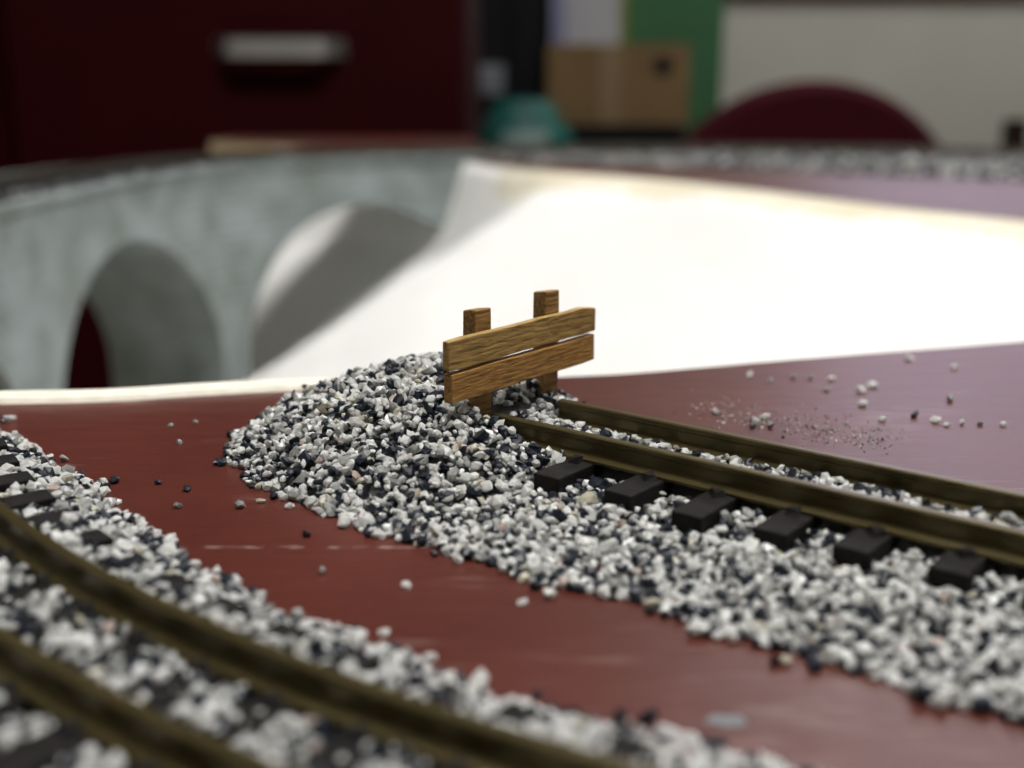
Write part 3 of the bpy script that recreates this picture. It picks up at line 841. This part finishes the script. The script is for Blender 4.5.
RIGHT = [(750, 374, 1.5, 0, 'white loose stone nearest the valley edge, leftmost of the row beyond the siding'),
         (770, 379, 1.0, 1, 'grey loose stone, second from the left in the row below the valley edge'),
         (793, 375, 1.0, 1, 'grey loose stone, third from the left in the row below the valley edge'),
         (811, 376, .9, 1, 'small grey loose stone, fourth from the left in the row below the valley edge'),
         (831, 377, 1.1, 0, 'white loose stone, fifth and last in the row below the valley edge'),
         (827, 388, 1.0, 1, 'grey loose stone just below the row along the valley edge'),
         (861, 389, 1.5, 0, 'large white loose stone, left one of the touching pair beyond the siding'),
         (872, 384, 1.5, 0, 'large white loose stone, right one of the touching pair beyond the siding'),
         (862, 403, 1.3, 0, 'white loose stone straight below the touching white pair'),
         (882, 418, 1.1, 0, 'white loose stone left of the round dark one beyond the siding'),
         (936, 419, 1.3, 0, 'largest white loose stone of the close pair right of the round dark one'),
         (950, 398, 1.3, 1, 'grey loose stone above the pair right of the round dark one'),
         (954, 366, 1.1, 0, 'white loose stone highest up at the right, on the purple sheen'),
         (909, 357, 1.5, 0, 'white loose stone lying right on the valley edge at the right'),
         (1003, 423, .9, 0, 'small white loose stone nearest the right picture edge'),
         (980, 422, .8, 1, 'small grey loose stone, second from the right picture edge'),
         (962, 421, .9, 0, 'small white loose stone, third from the right picture edge'),
         (946, 423, .9, 0, 'small white loose stone touching the larger one right of the round dark stone'),
         (716, 411, 1.0, 1, 'grey loose stone at the left end of the dust streak'),
         (757, 421, 1.3, 0, 'white loose stone, lower one of the cluster in the dust streak'),
         (765, 416, 1.2, 0, 'white loose stone, upper one of the cluster in the dust streak'),
         (770, 424, 1.1, 1, 'grey loose stone on the right of the cluster in the dust streak'),
         (752, 425, 1.0, 2, 'dark loose stone on the left of the cluster in the dust streak')]
for px, py, s, tone, lab in RIGHT:
    x, y = ground(px, py + 3, 0)
    tag(stone_object((x, y, 0.30 * s), s, tone, flat=True), lab, 'stone', 'loose ballast stones beyond the siding')
x, y = ground(914, 417)
tag(stone_object((x, y, 0.4), 1.35, 2, flat=True), 'round dark loose stone alone among pale ones beyond the siding', 'stone')
# dust swept from the ballast: a streak of tiny chips on the board
t = rng.uniform(0, 1, 520); dpx = 700 + 190 * t + rng.normal(0, 12, 520); dpy = 408 + 33 * t + rng.normal(0, 6.5, 520)
dp = np.array([(*ground(a, b), 0.08) for a, b in zip(dpx, dpy)])
du = thing('stone_dust', (0.035, 0.145, 0), 'pale streak of stone dust on the board beyond the siding', 'dust')
joined('dust_chips', du, dp, rng.uniform(.12, .42, 520), rng.choice(5, 520, p=[.5, .3, .14, .03, .03]), SMALL, OCTF, None, (35, 145, 0))

# ------------------------------------------------------------------ background: red drawer cabinets (metres)
def drawer_cabinet(x0, x1, y, label):
    w = x1 - x0
    t = thing('drawer_cabinet', ((x0 + x1) / 2, y, FL), label, 'cabinet', 'red drawer cabinets')
    MB(1).box((-w / 2 + .002, 0.021, 0.0), (w / 2 - .002, 0.55, 1.45)).build('body', 'cabinet_red', t, bevel=0.003)
    for z in (0.11, 0.44, 0.77, 1.10):
        d = MB(1).box((-w / 2 + .006, 0.0, z + .003), (w / 2 - .006, 0.020, z + .327)).build('drawer', 'cabinet_red', t, bevel=0.003)
        # bow handle: flat steel strip standing off the front on two feet
        hz = z + 0.209; m = MB(1); nseg = 14; prev = None
        c = 0.049
        for k in range(nseg + 1):
            a = k / nseg; x = c - 0.071 + 0.142 * a
            out = 0.030 * min(1.0, math.sin(math.pi * min(max(a, 0.0), 1.0)) * 2.2) + 0.002
            m.v += [(x, -out, hz - .010), (x, -out, hz + .009), (x, -out + .006, hz + .011), (x, -out + .006, hz - .010)]
        for k in range(nseg):
            o = 4 * k
            for i in range(4):
                b = (i + 1) % 4; m.f.append((o + i, o + b, o + 4 + b, o + 4 + i)); m.m.append(0)
        m.f += [(3, 2, 1, 0), (4 * nseg, 4 * nseg + 1, 4 * nseg + 2, 4 * nseg + 3)]; m.m += [0, 0]
        m.build('handle', 'handle_steel', d, smooth=False)['label'] = 'steel bow handle'
    return t
drawer_cabinet(-0.548, -0.047, 1.30, 'dark red drawer cabinet with a steel handle behind the viaduct')
drawer_cabinet(-1.052, -0.551, 1.292, 'dark red cabinet at the left picture edge, beside the one with the visible handle')

# low black sideboard against the wall and what stands on it
SB = -0.090
sb = thing('sideboard', (0.19, 2.79, FL), 'low black sideboard under the cardboard box and green board', 'sideboard')
MB(1).box((-.34, -.18, .06), (.34, .20, SB - FL - .025)).build('body', 'black_plastic', sb)
MB(1).box((-.35, -.20, SB - FL - .0245), (.35, .21, SB - FL)).build('top', 'black_plastic', sb, bevel=.003)
for s in (-1, 1):
    d = MB(1).box((s * .17 - .165, -.198, .08), (s * .17 + .165, -.1805, SB - FL - .04)).build('door', 'black_plastic', sb, bevel=.002)
    MB(1).cyl((s * .03, -.198, .45), (s * .03, -.218, .45), .012).build('knob', 'handle_steel', d)
for a in (-.31, .31):
    for b in (-.15, .17):
        MB(1).cyl((a, b, 0), (a, b, .0599), .02).build('foot', 'black_plastic', sb)
DEP = 2.60
def bgx(px, d=DEP): return (px - 512) / FPX * d * 1.0
cs_ = thing('flat_case', (bgx(613, 2.71), 2.83, SB), 'flat black case under the cardboard box', 'case')
MB(1).box((-.160, -.116, 0), (.160, .116, .034)).build('body', 'black_plastic', cs_, bevel=.004)
MB(1).box((-.162, -.118, .0342), (.162, .118, .040)).build('lid', 'black_plastic', cs_, bevel=.002)
cb = thing('cardboard_box', (bgx(615, 2.71), 2.83, SB + .0405), 'brown cardboard box with a tape strip standing on the black case', 'box')
MB(1).box((-.160, -.118, 0), (.160, .118, .174)).build('carton', 'cardboard', cb, bevel=.002)
MB(1).box((-.043, -.1195, 0.002), (.008, -.1183, .174)).build('tape_strip', 'tape_tan', cb)
MB(1).cyl((.100, -.1200, .130), (.100, -.1184, .130), .021).build('hand_hole', 'black_plastic', cb)
MB(1).box((-.159, -.117, .1742), (-.002, .117, .1772)).build('flap', 'cardboard', cb)
MB(1).box((.002, -.117, .1742), (.159, .117, .1772)).build('flap', 'cardboard', cb)
gb = thing('green_board', (bgx(668, 2.97), 2.972, SB), 'tall green panel leaning upright behind the cardboard box', 'panel')
MB(1).box((-.118, -.01, 0), (.118, .01, .52)).build('sheet', 'green_board', gb, bevel=.002)
MB(1).box((-.134, -.012, 0), (-.1185, .012, .52)).build('edge_strip', 'yellow_green', gb)['label'] = 'yellow-green edge strip'
pp = thing('paper_pack', (bgx(581, 2.97), 2.974, SB), 'pale upright pack of white papers behind the cardboard box', 'papers')
MB(1).box((-.045, -.020, 0), (.083, .020, .46)).build('sheets', 'paper_white', pp)
MB(1).box((-.080, -.020, 0), (-.0455, .020, .45)).build('folder', 'paper_lilac', pp)['label'] = 'pale lilac folder'
for k, (a, b, hgt, lab, has) in enumerate([(474, 509, .40, 'black binder with a grey spine label beside the red cabinet', True), (511, 541, .44, 'plain black binder beside the white papers', False)]):
    x = bgx((a + b) / 2, 2.77); w = (b - a) / FPX * 2.77 / 2
    bn = thing('binder', (x, 2.87, SB), lab, 'binder', 'black binders on the sideboard')
    MB(1).box((-w, -.10, 0), (w, .10, hgt)).build('cover', 'black_plastic', bn, bevel=.003)
    if has:
        MB(1).box((-w * .75, -.1025, .108), (w * .75, -.1005, .175)).build('spine_label', 'grey_label', bn)
    MB(1).cyl((0, -.1015, .05), (0, -.1002, .05), .012).build('finger_hole', 'handle_steel', bn)
cu = thing('tall_cupboard', (bgx(512, 3.1), 3.17, FL), 'tall black cupboard in the gap beside the red cabinet', 'cupboard')
MB(1).box((-.20, -.12, .05), (.125, .12, 1.9)).build('body', 'black_plastic', cu)
MB(1).box((-.195, -.14, .07), (-.04, -.1205, 1.88)).build('door', 'black_plastic', cu, bevel=.002)
MB(1).box((-.036, -.14, .07), (.12, -.1205, 1.88)).build('door', 'black_plastic', cu, bevel=.002)
MB(1).box((-.19, -.11, 0), (.115, .11, .0499)).build('plinth', 'black_plastic', cu)
# slumped teal bag
tb = thing('plastic_bag', (bgx(524, 2.65), 2.648, SB), 'slumped teal plastic bag with a pale print in front of the binders', 'bag')
m = MB(1); nu, nv = 28, 12
for j in range(nv + 1):
    v = j / nv; z = 0.100 * v
    rx = 0.108 * (1 - 0.52 * v ** 1.3) * (0.93 if j == 0 else 1) * (0.35 if j == nv else 1)
    for i in range(nu):
        a = 2 * math.pi * i / nu
        cr = 1 + 0.10 * noise.noise((math.cos(a) * 2.2, math.sin(a) * 2.2, v * 3)) + .04 * math.sin(7 * a + v * 4)
        m.v.append((rx * cr * math.cos(a), rx * .5 * cr * math.sin(a), z + .006 * noise.noise((a, v * 4, 2.0)) * (0 if j == 0 else 1)))
for j in range(nv):
    for i in range(nu):
        k = (i + 1) % nu; m.f.append((j * nu + i, j * nu + k, (j + 1) * nu + k, (j + 1) * nu + i)); m.m.append(0)
m.f += [tuple(range(nu))[::-1], tuple(range(nv * nu, nv * nu + nu))]; m.m += [0, 0]
m.build('bag_skin', 'teal_plastic', tb, smooth=True)
m = MB(1)
pr = []
for j in range(5):
    for i in range(7):
        a = math.radians(240 + 60 * i / 6); v = .02 + .30 * j / 4
        rx = 0.108 * (1 - 0.52 * v ** 1.3)
        cr = 1.015 + 0.10 * noise.noise((math.cos(a) * 2.2, math.sin(a) * 2.2, v * 3)) + .04 * math.sin(7 * a + v * 4)
        m.v.append((rx * cr * math.cos(a), rx * .5 * cr * math.sin(a) - .002, .1 * v))
for j in range(4):
    for i in range(6):
        o = j * 7 + i; m.f.append((o, o + 1, o + 8, o + 7)); m.m.append(0)
m.build('print', 'pale_print', tb, smooth=True)

# maroon chair with a round back
ch = thing('office_chair', (0.508, 2.28, FL), 'maroon upholstered chair with a rounded back by the far wall', 'chair')
m = MB(1); outline = []
for k in range(41):
    a = math.pi * k / 40
    outline.append((0.270 * math.cos(a), 0.70 + 0.249 * math.sin(a)))
outline += [(-.255, .58), (-.20, .51), (.20, .51), (.255, .58)]
nn = len(outline)
for y, sc2 in ((-.222, .93), (-.236, .985), (-.25, 1.0), (-.272, .985), (-.285, .93)):
    for x, z in outline:
        m.v.append((x * sc2, y + .5 * x * x - .02, .70 + (z - .70) * sc2))
for r in range(4):
    for k in range(nn):
        q = (k + 1) % nn; m.f.append((r * nn + k, r * nn + q, (r + 1) * nn + q, (r + 1) * nn + k)); m.m.append(0)
m.f += [tuple(range(nn)), tuple(range(4 * nn, 5 * nn))[::-1]]; m.m += [0, 0]
m.build('backrest', 'chair_maroon', ch)
m = MB(1)
for z, sc2 in ((.42, .94), (.435, 1.0), (.475, 1.0), (.495, .94)):
    for k in range(32):
        a = 2 * math.pi * k / 32; c, s = math.cos(a), math.sin(a)
        m.v.append((.25 * sc2 * math.copysign(abs(c) ** .6, c), .02 + .23 * sc2 * math.copysign(abs(s) ** .6, s), z))
for r in range(3):
    for k in range(32):
        q = (k + 1) % 32; m.f.append((r * 32 + k, r * 32 + q, (r + 1) * 32 + q, (r + 1) * 32 + k)); m.m.append(0)
m.f += [tuple(range(32))[::-1], tuple(range(96, 128))]; m.m += [0, 0]
m.build('seat', 'chair_maroon', ch)
MB(1).box((-.03, -.235, .40), (.03, -.215, .62)).box((-.03, -.235, .40), (.03, 0, .4195)).build('back_bracket', 'black_plastic', ch)
MB(1).cyl((0, 0, .10), (0, 0, .3999), .028).build('column', 'black_plastic', ch)
for k in range(5):
    a = 2 * math.pi * k / 5 + .3; c, s = math.cos(a), math.sin(a)
    MB(1).cyl((.03 * c, .03 * s, .105), (.24 * c, .24 * s, .075), .022, .015, 10).build('leg', 'black_plastic', ch)
    MB(1).cyl((.24 * c - .02 * s, .24 * s + .02 * c, .028), (.24 * c + .02 * s, .24 * s - .02 * c, .028), .028, n=16).build('castor', 'black_plastic', ch)

# dark wooden chair whose back post enters the picture at the right
wc = thing('wooden_chair', (1.275, 2.75, FL), 'dark wooden chair, only its back post showing at the right picture edge', 'chair')
for s in (-1, 1):
    MB(1).box((s * .19 - .022, -.20, 0), (s * .19 + .022, -.16, .868)).build('back_post', 'dark_wood', wc, bevel=.004)
    MB(1).box((s * .19 - .02, .17, 0), (s * .19 + .02, .21, .4299)).build('leg', 'dark_wood', wc, bevel=.003)
MB(1).box((-.22, -.155, .43), (.22, .22, .46)).build('seat', 'dark_wood', wc, bevel=.004)
for z in (.56, .66, .76):
    MB(1).box((-.1675, -.19, z), (.1675, -.172, z + .055)).build('back_slat', 'dark_wood', wc, bevel=.003)
